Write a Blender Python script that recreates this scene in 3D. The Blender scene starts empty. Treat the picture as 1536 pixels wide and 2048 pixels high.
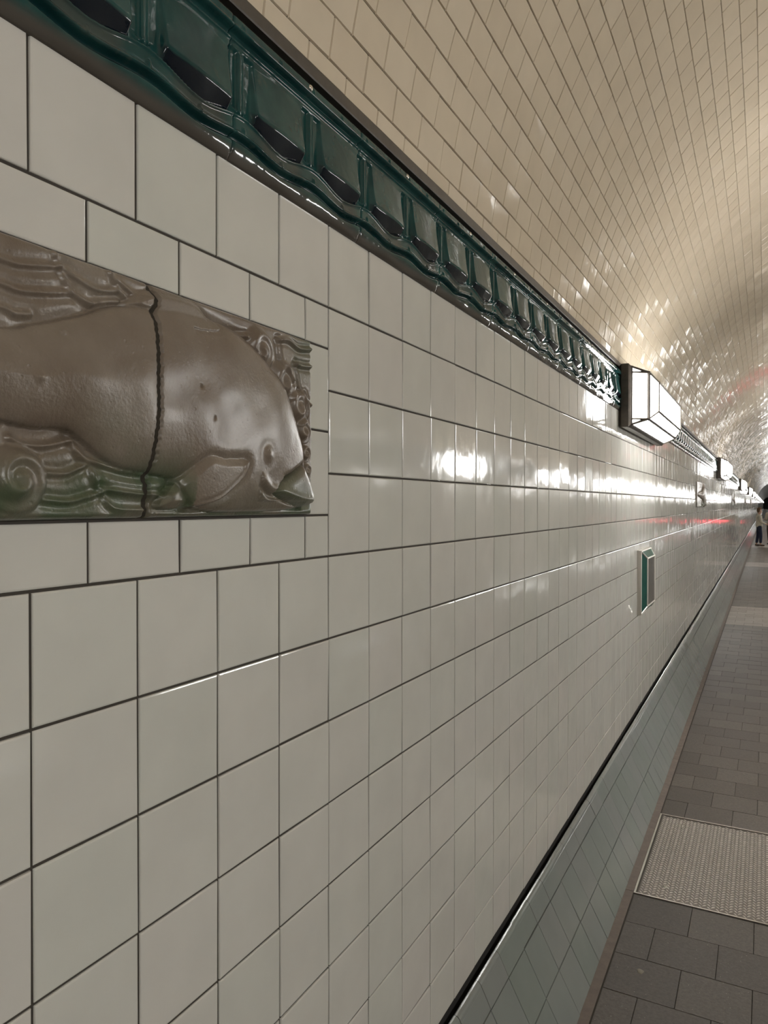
import bpy, bmesh, math, random
import numpy as np
from mathutils import Vector, Matrix
rng = np.random.default_rng(7)
random.seed(7)
C = bpy.context.scene.collection
PI = math.pi

# ------------------------------------------------------------------ dimensions (metres, camera at the origin)
S = 0.165                    # wall tile pitch
XW = -0.7692                 # tiled wall plane on the left
Y0, Z0 = 0.559, 0.0609       # a joint crossing of the wall grid
CX, CZ, R = 1.0992, 0.5987, 1.8825   # vault centre and radius
XR = 2*CX - XW               # right wall plane
ZF = -1.785                  # pavement level
ZROAD = -1.885
YA, YB = -14.0, 300.0        # tunnel ends

# ------------------------------------------------------------------ scene helpers
def props(o, label=None, cat=None, group=None, kind=None):
    if label: o['label'] = label
    if cat: o['category'] = cat
    if group: o['group'] = group
    if kind: o['kind'] = kind
    return o
def empty(name, loc, rz=0.0):
    o = bpy.data.objects.new(name, None); C.objects.link(o)
    o.location = loc; o.rotation_euler = (0, 0, rz); o.empty_display_size = .1
    return o
def link(name, me, mat=None, parent=None, smooth=False):
    o = bpy.data.objects.new(name, me); C.objects.link(o)
    if mat is not None: me.materials.append(mat)
    if parent is not None: o.parent = parent
    me.polygons.foreach_set('use_smooth', np.full(len(me.polygons), bool(smooth)))
    return o
def mesh_np(name, V, F, tint=None):
    """V (n,3), F (m,4) quads"""
    me = bpy.data.meshes.new(name)
    V = np.ascontiguousarray(V, dtype=np.float32); F = np.ascontiguousarray(F, dtype=np.int32)
    me.vertices.add(len(V)); me.vertices.foreach_set('co', V.ravel())
    me.loops.add(F.size); me.loops.foreach_set('vertex_index', F.ravel())
    me.polygons.add(len(F)); me.polygons.foreach_set('loop_start', np.arange(0, F.size, 4, dtype=np.int32))
    me.update(calc_edges=True)
    if tint is not None:
        a = me.attributes.new('tint', 'FLOAT', 'FACE'); a.data.foreach_set('value', np.ascontiguousarray(tint, dtype=np.float32))
    return me
def grid_faces(nu, nv):
    i = np.arange(nu-1)[:, None]*nv + np.arange(nv-1)[None, :]
    i = i.ravel()
    return np.stack([i, i+nv, i+nv+1, i+1], 1)
def bm_mesh(name, bm):
    me = bpy.data.meshes.new(name); bm.normal_update(); bm.to_mesh(me); bm.free(); return me
def add_box(bm, a, b):
    vs = [bm.verts.new((x, y, z)) for x in (a[0], b[0]) for y in (a[1], b[1]) for z in (a[2], b[2])]
    for f in ((0,1,3,2),(4,6,7,5),(0,4,5,1),(2,3,7,6),(0,2,6,4),(1,5,7,3)):
        bm.faces.new([vs[i] for i in f])
def add_prism(bm, ring0, ring1, cap=True):
    a = [bm.verts.new(p) for p in ring0]; b = [bm.verts.new(p) for p in ring1]; n = len(a)
    for i in range(n): bm.faces.new((a[i], a[(i+1) % n], b[(i+1) % n], b[i]))
    if cap: bm.faces.new(a[::-1]); bm.faces.new(b)
def add_bar(bm, p, q, r, n=6):
    p, q = Vector(p), Vector(q); d = (q-p).normalized()
    u = d.orthogonal().normalized(); w = d.cross(u)
    r0 = [p+(u*math.cos(2*PI*i/n)+w*math.sin(2*PI*i/n))*r for i in range(n)]
    r1 = [x+(q-p) for x in r0]
    add_prism(bm, r0, r1)
def add_dome(bm, c, ax, r, h, n=14, rings=4, base=0.0):
    ax = Vector(ax).normalized(); u = ax.orthogonal().normalized(); w = ax.cross(u); c = Vector(c)
    prev = None
    if base > 0:
        prev = [bm.verts.new(c+(u*math.cos(2*PI*i/n)+w*math.sin(2*PI*i/n))*r) for i in range(n)]
        c = c+ax*base
    for k in range(rings):
        t = k/rings*PI/2
        ring = [bm.verts.new(c+(u*math.cos(2*PI*i/n)+w*math.sin(2*PI*i/n))*r*math.cos(t)+ax*h*math.sin(t)) for i in range(n)]
        if prev:
            for i in range(n): bm.faces.new((prev[i], prev[(i+1) % n], ring[(i+1) % n], ring[i]))
        prev = ring
    top = bm.verts.new(c+ax*h)
    for i in range(n): bm.faces.new((prev[i], prev[(i+1) % n], top))

# ------------------------------------------------------------------ materials
def new_mat(name):
    m = bpy.data.materials.new(name); m.use_nodes = True
    nt = m.node_tree; b = nt.nodes['Principled BSDF']
    return m, nt, b
def node(nt, t, **kw):
    n = nt.nodes.new(t)
    for k, v in kw.items():
        if k in n.inputs: n.inputs[k].default_value = v
        else: setattr(n, k, v)
    return n
def mix(nt, fac, a, b):
    n = nt.nodes.new('ShaderNodeMix'); n.data_type = 'RGBA'
    for idx, v in ((0, fac), (6, a), (7, b)):
        if hasattr(v, 'is_linked') or isinstance(v, bpy.types.NodeSocket): nt.links.new(v, n.inputs[idx])
        else: n.inputs[idx].default_value = v if idx == 0 else (*v, 1)
    return n.outputs[2]
def ramp(nt, src, p0, p1):
    n = node(nt, 'ShaderNodeMapRange'); n.inputs['From Min'].default_value = p0; n.inputs['From Max'].default_value = p1
    n.clamp = True; nt.links.new(src, n.inputs['Value']); return n.outputs['Result']
def noise(nt, scale, detail=3, vec=None, rough=.5):
    tc = vec if vec is not None else node(nt, 'ShaderNodeTexCoord').outputs['Object']
    n = node(nt, 'ShaderNodeTexNoise'); n.inputs['Scale'].default_value = scale; n.inputs['Detail'].default_value = detail
    n.inputs['Roughness'].default_value = rough
    nt.links.new(tc, n.inputs['Vector']); return n.outputs['Fac']
def bump(nt, b, src, dist, strength=1.0, prev=None):
    n = node(nt, 'ShaderNodeBump'); n.inputs['Distance'].default_value = dist; n.inputs['Strength'].default_value = strength
    nt.links.new(src, n.inputs['Height'])
    if prev is not None: nt.links.new(prev, n.inputs['Normal'])
    nt.links.new(n.outputs['Normal'], b.inputs['Normal']); return n.outputs['Normal']
def glazed(name, c0, c1, c2, rough, wav, wav_scale, spec=.5):
    """glazed tile: body colour varies tile by tile through the per-tile 'tint' value, glaze slightly wavy"""
    m, nt, b = new_mat(name)
    at = node(nt, 'ShaderNodeAttribute'); at.attribute_name = 'tint'
    t = at.outputs['Fac']
    col = mix(nt, ramp(nt, t, 0, .5), c0, c1)
    col = mix(nt, ramp(nt, t, .5, 1), col, c2)
    nz = noise(nt, 9, 3)
    mul = node(nt, 'ShaderNodeMix'); mul.data_type = 'RGBA'; mul.blend_type = 'MULTIPLY'; mul.inputs[0].default_value = 1
    nt.links.new(col, mul.inputs[6]); nt.links.new(mix(nt, ramp(nt, nz, .3, .7), (.94, .94, .94), (1, 1, 1)), mul.inputs[7])
    nt.links.new(mul.outputs[2], b.inputs['Base Color'])
    b.inputs['Roughness'].default_value = rough; b.inputs['IOR'].default_value = 1.5
    b.inputs['Specular IOR Level'].default_value = spec
    n1 = bump(nt, b, noise(nt, wav_scale, 2), wav)
    bump(nt, b, noise(nt, wav_scale*7, 2), wav*.06, 1.0, n1)
    return m
def plain(name, col, rough=.5, metal=0.0, nscale=None, nd=0.0, var=None, spec=None):
    m, nt, b = new_mat(name)
    b.inputs['Base Color'].default_value = (*col, 1); b.inputs['Roughness'].default_value = rough; b.inputs['Metallic'].default_value = metal
    if spec is not None: b.inputs['Specular IOR Level'].default_value = spec
    if nscale:
        nz = noise(nt, nscale, 5)
        if var:
            nt.links.new(mix(nt, ramp(nt, nz, .35, .65), col, var), b.inputs['Base Color'])
        if nd: bump(nt, b, nz, nd)
    return m
M = {}
M['tile'] = glazed('wall_tile_glaze', (.612, .614, .565), (.625, .617, .572), (.635, .617, .577), .075, .0018, 7.0)
M['vault'] = glazed('vault_tile_glaze', (.665, .570, .440), (.690, .595, .462), (.705, .612, .482), .065, .0012, 11.0)
M['skirt'] = glazed('skirting_tile_glaze', (.205, .232, .212), (.215, .238, .224), (.228, .242, .232), .15, .0012, 12.0)
M['grout'] = plain('grey_grout', (.050, .042, .034), .85, nscale=60, nd=.0008)
M['vgrout'] = plain('brown_grout', (.060, .046, .031), .85, nscale=60, nd=.0006)
M['black'] = plain('black_recess_shade', (.012, .011, .010), .9, nscale=30, nd=.001)  # near-black colour stands in for shade inside the slots
M['brownmetal'] = plain('brown_painted_metal', (.078, .066, .053), .42, .0, nscale=40, nd=.0004, var=(.065, .055, .045))
M['bronze'] = plain('dark_bronze', (.10, .085, .07), .42, .6, nscale=30, nd=.0006, var=(.075, .065, .055))
M['steel'] = plain('brushed_steel', (.58, .55, .50), .30, 1.0, nscale=80, nd=.0002)
M['chrome'] = plain('polished_screw_metal', (.75, .72, .68), .18, 1.0, nscale=50, nd=.0001)
M['alu'] = plain('pale_aluminium', (.62, .59, .55), .38, .85, nscale=60, nd=.0002)
M['teal'] = plain('teal_enamel', (.004, .060, .047), .25, nscale=20, nd=.0003, var=(.006, .070, .055))
M['dglass'] = plain('smoky_front_glass', (.09, .08, .065), .08, nscale=9, nd=.0008)
M['curb'] = plain('cement_strip', (.150, .120, .100), .75, nscale=25, nd=.002, var=(.125, .10, .085))
M['asphalt'] = plain('road_stone', (.07, .063, .056), .6, nscale=14, nd=.004, var=(.055, .05, .045))
M['cutter'] = plain('unlit_vault_lining', (.060, .055, .045), .5, nscale=3, nd=.002, var=(.05, .046, .038))  # dark colour stands in for the unlit far end

# green cornice glaze
m, nt, b = new_mat('teal_green_glaze'); M['green'] = m
nz = noise(nt, 14, 4); nz2 = noise(nt, 45, 4)
c = mix(nt, ramp(nt, nz, .36, .66), (.008, .044, .044), (.018, .072, .068))
c = mix(nt, ramp(nt, nz2, .60, .78), c, (.035, .070, .062))
at = node(nt, 'ShaderNodeAttribute'); at.attribute_name = 'navy_tint'  # nearly navy tint over the scoop and the groove under the festoon
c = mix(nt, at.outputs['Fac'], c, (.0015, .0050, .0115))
at2 = node(nt, 'ShaderNodeAttribute'); at2.attribute_name = 'warm_reflection_tint'     # warm reflection put into the colour of lower edge and festoon
c = mix(nt, at2.outputs['Fac'], c, (.085, .072, .060))
nt.links.new(c, b.inputs['Base Color']); b.inputs['Roughness'].default_value = .055; b.inputs['IOR'].default_value = 1.5; b.inputs['Specular IOR Level'].default_value = .34
n1 = bump(nt, b, noise(nt, 20, 2), .0016); bump(nt, b, noise(nt, 120, 2), .0001, 1, n1)

# relief glaze: brown with green tints and pinholes
m, nt, b = new_mat('brown_relief_glaze'); M['relief'] = m
nz = noise(nt, 7, 5, rough=.6); nz2 = noise(nt, 4.5, 3)
c = mix(nt, ramp(nt, nz, .35, .68), (.150, .114, .084), (.212, .178, .142))
at = node(nt, 'ShaderNodeAttribute'); at.attribute_name = 'green_glaze'
g = node(nt, 'ShaderNodeMath'); g.operation = 'MULTIPLY'; nt.links.new(at.outputs['Fac'], g.inputs[0])
nt.links.new(ramp(nt, noise(nt, 16, 3), .25, .62), g.inputs[1])
c = mix(nt, g.outputs[0], c, (.062, .088, .046))
nt.links.new(c, b.inputs['Base Color']); b.inputs['Roughness'].default_value = .33; b.inputs['IOR'].default_value = 1.5
b.inputs['Specular IOR Level'].default_value = .40; b.inputs['Coat Weight'].default_value = .35; b.inputs['Coat Roughness'].default_value = .25
tc = node(nt, 'ShaderNodeTexCoord').outputs['Object']
vo = node(nt, 'ShaderNodeTexVoronoi'); vo.inputs['Scale'].default_value = 60; nt.links.new(tc, vo.inputs['Vector'])
pit = ramp(nt, vo.outputs['Distance'], .03, .16)
n1 = bump(nt, b, noise(nt, 18, 3), .0030)
n2 = bump(nt, b, noise(nt, 230, 4), .0007, 1, n1)
bump(nt, b, pit, .0010, .6, n2)

# pavement slab
def slab_mat(name):
    m, nt, b = new_mat(name)
    at = node(nt, 'ShaderNodeAttribute'); at.attribute_name = 'tint'
    c = mix(nt, at.outputs['Fac'], (.054, .042, .0325), (.27, .235, .20))
    nz = noise(nt, 90, 6, rough=.7)
    mul = node(nt, 'ShaderNodeMix'); mul.data_type = 'RGBA'; mul.blend_type = 'MULTIPLY'; mul.inputs[0].default_value = 1
    nt.links.new(c, mul.inputs[6]); nt.links.new(mix(nt, ramp(nt, nz, .3, .75), (.62, .62, .62), (1.32, 1.32, 1.32)), mul.inputs[7])
    tc = node(nt, 'ShaderNodeTexCoord').outputs['Object']
    vo = node(nt, 'ShaderNodeTexVoronoi'); vo.inputs['Scale'].default_value = 62; nt.links.new(tc, vo.inputs['Vector'])
    sp = node(nt, 'ShaderNodeMath'); sp.operation = 'MULTIPLY'
    nt.links.new(ramp(nt, vo.outputs['Distance'], .10, .05), sp.inputs[0])
    nt.links.new(ramp(nt, noise(nt, 35, 2), .50, .58), sp.inputs[1])
    c = mix(nt, sp.outputs[0], mul.outputs[2], (.36, .33, .28))
    nt.links.new(c, b.inputs['Base Color']); b.inputs['Roughness'].default_value = .55
    bump(nt, b, nz, .0012)
    return m
M['slab'] = slab_mat('speckled_pavement')
# tread plate steel
M['tread'] = plain('dirty_tread_steel', (.155, .132, .115), .5, .5, nscale=30, nd=.0004, var=(.12, .10, .085))
M['bars'] = plain('worn_bright_steel', (.74, .70, .65), .36, .7, nscale=50, nd=.0004, var=(.60, .56, .52))
# lamp glass
def emis(name, col, st):
    m, nt, b = new_mat(name)
    b.inputs['Base Color'].default_value = (.8, .8, .8, 1); b.inputs['Roughness'].default_value = .35
    nz = noise(nt, 5, 3)
    mlt = node(nt, 'ShaderNodeMapRange'); mlt.inputs['To Min'].default_value = st*.8; mlt.inputs['To Max'].default_value = st*1.2
    mlt.inputs['From Min'].default_value = .3; mlt.inputs['From Max'].default_value = .7
    nt.links.new(nz, mlt.inputs['Value']); nt.links.new(mlt.outputs['Result'], b.inputs['Emission Strength'])
    b.inputs['Emission Color'].default_value = (*col, 1)
    return m
M['lamp'] = emis('frosted_lamp_glass', (1.0, .99, .965), 13.0)
M['lamp_top'] = emis('dimmed_upper_lamp_glass', (1.0, .985, .955), 5.5)  # weaker emission on the top panes to soften the vault glow
M['red'] = emis('red_tail_light', (1.0, .03, .07), 3.0)

# ------------------------------------------------------------------ tiled surfaces
def tiles(name, rects, mapf, parent, mat, gap=.0036, bev=.0030, depth=.0030, tilt=.005, two=True, tints=None):
    """rects (n,4): a0,a1,b0,b1 in surface coordinates; mapf(a,b,h) -> xyz; one mesh for the tiled skin"""
    r = np.asarray(rects, dtype=float); n = len(r)
    a0, a1, b0, b1 = (r[:, 0]+gap/2, r[:, 1]-gap/2, r[:, 2]+gap/2, r[:, 3]-gap/2)
    ta = rng.normal(0, tilt, n); tb = rng.normal(0, tilt, n); off = rng.normal(0, .0002, n)
    rings = [(0.0, -depth), (bev*.12, -depth*.50), (bev*.42, -depth*.17), (bev, 0.0)] if two else [(0.0, -depth), (bev, 0.0)]
    ca, cb = (a0+a1)/2, (b0+b1)/2
    V = []
    for ins, h in rings:
        A = np.stack([a0+ins, a1-ins, a1-ins, a0+ins], 1); B = np.stack([b0+ins, b0+ins, b1-ins, b1-ins], 1)
        H = (A-ca[:, None])*ta[:, None] + (B-cb[:, None])*tb[:, None] + off[:, None] + h
        if h <= -depth: H = np.full_like(A, -depth-.002)
        V.append(np.stack(mapf(A, B, H), -1))
    V = np.stack(V, 1).reshape(n, -1, 3)          # n, rings*4, 3
    k = len(rings)
    F = []
    for q in range(k-1):
        for i in range(4):
            j = (i+1) % 4
            F.append([q*4+i, q*4+j, (q+1)*4+j, (q+1)*4+i])
    F.append([(k-1)*4+i for i in range(4)])
    F = np.array(F)
    FF = (np.arange(n)[:, None, None]*(k*4) + F[None]).reshape(-1, 4)
    t = rng.random(n) if tints is None else tints
    me = mesh_np(name, V.reshape(-1, 3), FF, np.repeat(t, len(F)))
    return link(name, me, mat, parent)
def plane_obj(name, pts, mat, parent=None):
    me = bpy.data.meshes.new(name); me.from_pydata(pts, [], [tuple(range(len(pts)))]); me.update()
    return link(name, me, mat, parent)
def structure(name, me, mat, parent=None):
    o = link(name, me, mat, parent); o['kind'] = 'structure'; return o
def slab_box(name, a, b, mat):
    bm = bmesh.new(); add_box(bm, a, b); return structure(name, bm_mesh(name, bm), mat)

ZB = -1.400                                       # lower edge of wall tiling
def wall_rects(openings):
    out = []
    i0, i1 = -30, 560
    for i in range(i0, i1):
        ya, yb = Y0+i*S, Y0+(i+1)*S
        for j in range(-3, 9):
            zb, za = Z0-j*S, Z0-(j+1)*S
            za = max(za, ZB)
            if openings and -5 <= i < 4 and -2 <= j < 1: continue
            out.append((ya, yb, za, zb))
    if openings:                                   # the half-shifted course framing the relief
        ys = [Y0-5*S]+[Y0+(k+.5)*S for k in range(-5, 4)]+[Y0+4*S]
        zs = [Z0-S]+[Z0+(k+.5)*S for k in range(-1, 2)]+[Z0+2*S]
        for a in range(len(ys)-1):
            for c in range(len(zs)-1):
                inside = 1 <= a < len(ys)-2 and 1 <= c < len(zs)-2
                if not inside: out.append((ys[a], ys[a+1], zs[c], zs[c+1]))
    return out
# left wall: grout backing is the wall itself, the glazed skin its child
wl = slab_box('wall_left', (XW-.16, YA, ZB+.002), (XW-.0032, YB, .776), M['grout'])
tiles('glazed_tiling', wall_rects(True), lambda a, b, h: (XW+h, a, b), wl, M['tile'])
wr = slab_box('wall_right', (XR+.0032, YA, ZF-.2), (XR+.16, YB, .776), M['grout'])
tiles('glazed_tiling', wall_rects(False), lambda a, b, h: (XR-h, a, b), wr, M['tile'], two=False)
# plain tiled continuation far down both walls and behind
for nm, x, s in (('glazed_tiling', XW, 1), ('glazed_tiling', XR, -1)):
    for (ya, yb) in ((YA, Y0-30*S), (Y0+560*S, YB)):
        me = mesh_np(nm, np.array([(x, ya, ZB), (x, yb, ZB), (x, yb, .556), (x, ya, .556)]), np.array([[0, 1, 2, 3]]), np.array([.5]))
        link(nm, me, M['tile'], wl if s > 0 else wr)

# vault
TH1, PW = 0.14722, 0.08071/R
def vault_pt(th, y, h):
    return (CX-(R-h)*np.cos(th), y+0*th, CZ+(R-h)*np.sin(th))
ths = [TH1-.0384/R]+[TH1+k*PW for k in range(0, 68) if TH1+k*PW < PI-TH1+.0384/R-.01]+[PI-TH1+.0384/R]
rects = []; LC = .1357
for k in range(len(ths)-1):
    off = 1.142+(.5*LC if k % 2 else 0)
    n0 = math.floor((-4.0-off)/LC); n1 = math.floor((72-off)/LC)
    for q in range(n0, n1): rects.append((ths[k]*R, ths[k+1]*R, off+q*LC, off+(q+1)*LC))
nt_ = 97
T = np.linspace(ths[0], ths[-1], nt_); ys = np.array([YA, 72, YB])
V = np.stack([np.stack([CX-(R+.004)*np.cos(T), np.full(nt_, y), CZ+(R+.004)*np.sin(T)], 1) for y in ys], 0).reshape(-1, 3)
ceil = structure('ceiling', mesh_np('ceiling', V, grid_faces(3, nt_)), M['vgrout'])
tiles('glazed_vault_tiling', rects, lambda a, b, h: vault_pt(a/R, b, h), ceil, M['vault'], gap=.0026, bev=.0014, depth=.0018, tilt=.0065, two=False)
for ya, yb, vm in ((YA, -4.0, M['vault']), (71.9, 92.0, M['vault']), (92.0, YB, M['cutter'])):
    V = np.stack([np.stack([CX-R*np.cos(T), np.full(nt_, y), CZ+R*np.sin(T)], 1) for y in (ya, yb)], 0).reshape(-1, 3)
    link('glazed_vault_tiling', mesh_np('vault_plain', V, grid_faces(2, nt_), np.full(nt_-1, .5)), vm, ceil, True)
# end walls
def end_wall(name, y0, y1, mat):
    bm = bmesh.new()
    T2 = np.linspace(ths[0], ths[-1], 40)
    prof = [(XW-.1, -2.0), (XW-.1, .8)]+[(CX-(R+.1)*math.cos(t), CZ+(R+.1)*math.sin(t)) for t in T2]+[(XR+.1, .8), (XR+.1, -2.0)]
    add_prism(bm, [(p[0], y0, p[1]) for p in prof], [(p[0], y1, p[1]) for p in prof])
    bmesh.ops.recalc_face_normals(bm, faces=bm.faces)
    return structure(name, bm_mesh(name, bm), mat)
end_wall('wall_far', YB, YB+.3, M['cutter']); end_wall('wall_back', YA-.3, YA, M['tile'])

# ------------------------------------------------------------------ skirting (sloping glazed tiles)
def skirting(name, mirror):
    fx = (lambda x: 2*CX-x) if mirror else (lambda x: x)
    root_prof = [(-.86, -1.66), (-.767, -1.66), (-.7645, -1.437), (-.752, -1.440), (-.747, -1.448), (-.7165, -1.5055), (-.6400, -1.6495), (-.5660, -1.7885), (-.5660, -1.90), (-.86, -1.90)]
    bm = bmesh.new()
    a = [(fx(p[0]-.003), YA, p[1]) for p in root_prof]; b_ = [(fx(p[0]-.003), YB, p[1]) for p in root_prof]
    add_prism(bm, a, b_); bmesh.ops.recalc_face_normals(bm, faces=bm.faces)
    root = structure(name, bm_mesh(name, bm), M['grout'])
    P = .1665; g = .0016
    i0, i1 = (-40, 300)
    # bullnose course: rounded top, each tile a strip of profile points
    prof = np.array([(-.7655, -1.47), (-.7645, -1.4310), (-.7620, -1.4300), (-.757, -1.4310), (-.7505, -1.4345), (-.7462, -1.4398), (-.7425, -1.4475), (-.7420, -1.4480), (-.7148, -1.5025)])
    Vs, Fs = [], []
    npf = len(prof)
    for i in range(i0, i1):
        ya = 1.863+i*P+g/2; yb = ya+P-g; dh = rng.normal(0, .0006)
        base = len(Vs)*1
        for y in (ya, yb):
            for p in prof: Vs.append((fx(p[0]+dh), y, p[1]))
        for q in range(npf-1): Fs.append((base+q, base+q+1, base+npf+q+1, base+npf+q))
    me = mesh_np('bullnose_tiling', np.array(Vs), np.array(Fs), np.repeat(rng.random(i1-i0), npf-1))
    link('bullnose_tiling', me, M['skirt'], root, False)
    p0 = np.array([-.7138, -1.5045]); p1 = np.array([-.5630, -1.7870])
    L = np.linalg.norm(p1-p0); d = (p1-p0)/L; nrm = np.array([-d[1], d[0]])
    L1 = np.linalg.norm(np.array([-.6372, -1.6485])-p0)
    rects = []
    for i in range(i0, i1):
        for (s0, s1) in ((0, L1), (L1, L)):
            rects.append((1.863+i*P, 1.863+(i+1)*P, s0, s1))
    def mp(a, b, h):
        x = p0[0]+d[0]*b+nrm[0]*h; z = p0[1]+d[1]*b+nrm[1]*h
        return (fx(x), a, z)
    tiles('skirting_tiling', rects, mp, root, M['skirt'], gap=.0022, bev=.0012, depth=.0015, tilt=.005, two=False)
    # plain runs beyond the individually laid tiles
    for ya, yb in ((YA, 1.863+i0*P), (1.863+i1*P, YB)):
        pp = np.vstack([prof, p1[None]])
        V = np.array([(fx(q[0]), y, q[1]) for y in (ya, yb) for q in pp])
        link('skirting_tiling', mesh_np('skirt_run', V, grid_faces(2, len(pp)), np.full(len(pp)-1, .5)), M['skirt'], root)
    return root
skirting('baseboard_left', False); skirting('baseboard_right', True)
slab_box('trim_3', (XW-.12, YA, -1.66), (XW-.012, YB, -1.3985), M['black'])      # near-black block painting the shade in the slot behind the wall foot

# ------------------------------------------------------------------ pavements and road
XK = .32                                           # kerb edge of the near pavement
floor = slab_box('floor', (XW-.2, YA, ZF-.25), (XR+.2, YB, ZROAD), M['asphalt'])
def pavement(name, x0, x1, mirror):
    fx = (lambda x: 2*CX-x) if mirror else (lambda x: x)
    bm = bmesh.new(); xa, xb = sorted((fx(x0), fx(x1)))
    add_box(bm, (xa, YA, ZROAD), (xb, YB, ZF-.004))
    return structure(name, bm_mesh(name, bm), M['grout'])
pl = pavement('floor_left', -.80, XK, False)
bm = bmesh.new()                                    # cement strip along the skirting, cast in long lengths
yy = YA
while yy < YB:
    ye = min(yy+1.94, YB); add_box(bm, (-.572, yy, ZF-.05), (-.5285, ye-.003, ZF+.0015)); yy = ye
link('cement_strip', bm_mesh('cement_strip', bm), M['curb'], pl)
PLY0, PLY1 = 3.445, 4.405                            # hatch opening
rects, tn = [], []
RP, CP = .2405, .2425
for r in range(-40, 420):
    ya = 3.197+r*RP; yb = ya+RP
    if ya > 3.30 and yb < 4.45: continue
    xs = [-.5235]; x = -.276+(0 if r % 2 == 0 else -.1245)
    while x < XK-.13:
        if x > -.51: xs.append(x)
        x += CP
    xs.append(XK-.12)
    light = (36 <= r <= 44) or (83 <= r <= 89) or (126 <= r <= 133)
    for a in range(len(xs)-1):
        ybb = min(yb, PLY0-.004) if r == 0 else yb
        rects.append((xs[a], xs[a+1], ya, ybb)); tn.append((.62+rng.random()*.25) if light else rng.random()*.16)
tiles('paving_slabs', rects, lambda a, b, h: (a, b, ZF+h), pl, M['slab'], gap=.0016, bev=.0010, depth=.003, tilt=.002, two=False, tints=np.array(tn))
bm = bmesh.new()
yy = YA
while yy < YB:
    add_box(bm, (XK-.115, yy, ZROAD), (XK, min(yy+1.0, YB)-.004, ZF)); yy += 1.0
link('kerb_stones', bm_mesh('kerb_stones', bm), M['curb'], pl)
pr = pavement('floor_right', -.80, XK, True)
me = mesh_np('paving_slabs', np.array([(2*CX-XK, YA, ZF), (XR, YA, ZF), (XR, YB, ZF), (2*CX-XK, YB, ZF)]), np.array([[0, 1, 2, 3]]), np.array([.1]))
link('paving_slabs', me, M['slab'], pr)

# ------------------------------------------------------------------ tread plate hatch in the pavement
hatch = props(empty('access_hatch', (-.155, 3.925, ZF)), 'steel tread-plate hatch cover let into the brown pavement beside the skirting', 'hatch')
hx0, hx1, hy0, hy1 = -.372, .355-.02, -.480, .480     # local extents of the frame
hx1 = XK-.125+.155
bm = bmesh.new()
w = .0085
for a, b in (((hx0, hy0, -.03), (hx1, hy0+w, .003)), ((hx0, hy1-w, -.03), (hx1, hy1, .003)),
             ((hx0, hy0+w, -.03), (hx0+w, hy1-w, .003)), ((hx1-w, hy0+w, -.03), (hx1, hy1-w, .003))):
    add_box(bm, a, b)
link('frame', bm_mesh('frame', bm), M['steel'], hatch)
px0, px1, py0, py1 = hx0+w+.007, hx1-w-.005, hy0+w+.005, hy1-w-.004
bm = bmesh.new(); add_box(bm, (px0, py0, -.012), (px1, py1, -.0015))
# rows of raised bars, alternate columns leaning left and right
cx, k = px0+.012, 0
while cx < px1-.008:
    yy = py0+.012+(.0115 if k % 2 else 0)
    ang = PI/4 if k % 2 else -PI/4
    while yy < py1-.010:
        ca, sa = math.cos(ang), math.sin(ang)
        ring0, ring1 = [], []
        for q in range(8):
            t = 2*PI*q/8; ex, ey = .0118*math.cos(t), .0036*math.sin(t)
            ring0.append(bm.verts.new((cx+ex*ca-ey*sa, yy+ex*sa+ey*ca, -.0016)))
            ring1.append(bm.verts.new((cx+.62*(ex*ca-ey*sa), yy+.62*(ex*sa+ey*ca), .0018)))
        for q in range(8): bm.faces.new((ring0[q], ring0[(q+1) % 8], ring1[(q+1) % 8], ring1[q])).material_index = 1
        bm.faces.new(ring1).material_index = 1
        yy += .0232
    cx += .0178; k += 1
link('tread_plate', bm_mesh('tread_plate', bm), M['tread'], hatch).data.materials.append(M['bars'])
for (x, y) in ((-.249, -.353), (-.245, .359)):
    bm = bmesh.new(); n = 18
    for ra, rb, za, zb in ((.0135, .0115, .000, .0035), (.0115, .0065, .0035, .0035), (.0065, .0055, .0035, .000)):
        A = [bm.verts.new((x+ra*math.cos(2*PI*i/n), y+ra*math.sin(2*PI*i/n), za)) for i in range(n)]
        B = [bm.verts.new((x+rb*math.cos(2*PI*i/n), y+rb*math.sin(2*PI*i/n), zb)) for i in range(n)]
        for i in range(n): bm.faces.new((A[i], A[(i+1) % n], B[(i+1) % n], B[i]))
    bmesh.ops.remove_doubles(bm, verts=bm.verts, dist=1e-5)
    link('lifting_ring', bm_mesh('lifting_ring', bm), M['chrome'], hatch)
# trodden chewing gum on a slab
bm = bmesh.new(); n = 18
ring = [(-.414+.0125*(1+.18*math.sin(3*t))*math.cos(t), 2.876+.0165*(1+.15*math.cos(2*t+1))*math.sin(t)) for t in [2*PI*i/n for i in range(n)]]
a = [bm.verts.new((p[0], p[1], ZF)) for p in ring]; b_ = [bm.verts.new((-.414+(p[0]+.414)*.8, 2.876+(p[1]-2.876)*.8, ZF+.0022)) for p in ring]
for i in range(n): bm.faces.new((a[i], a[(i+1) % n], b_[(i+1) % n], b_[i]))
bm.faces.new(b_)
o = link('chewing_gum', bm_mesh('chewing_gum', bm), plain('flattened_gum', (.17, .15, .115), .6, nscale=90, nd=.0006), None, True)
props(o, 'flattened pale spot of chewing gum on the nearest pavement slabs', 'chewing gum')

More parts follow.
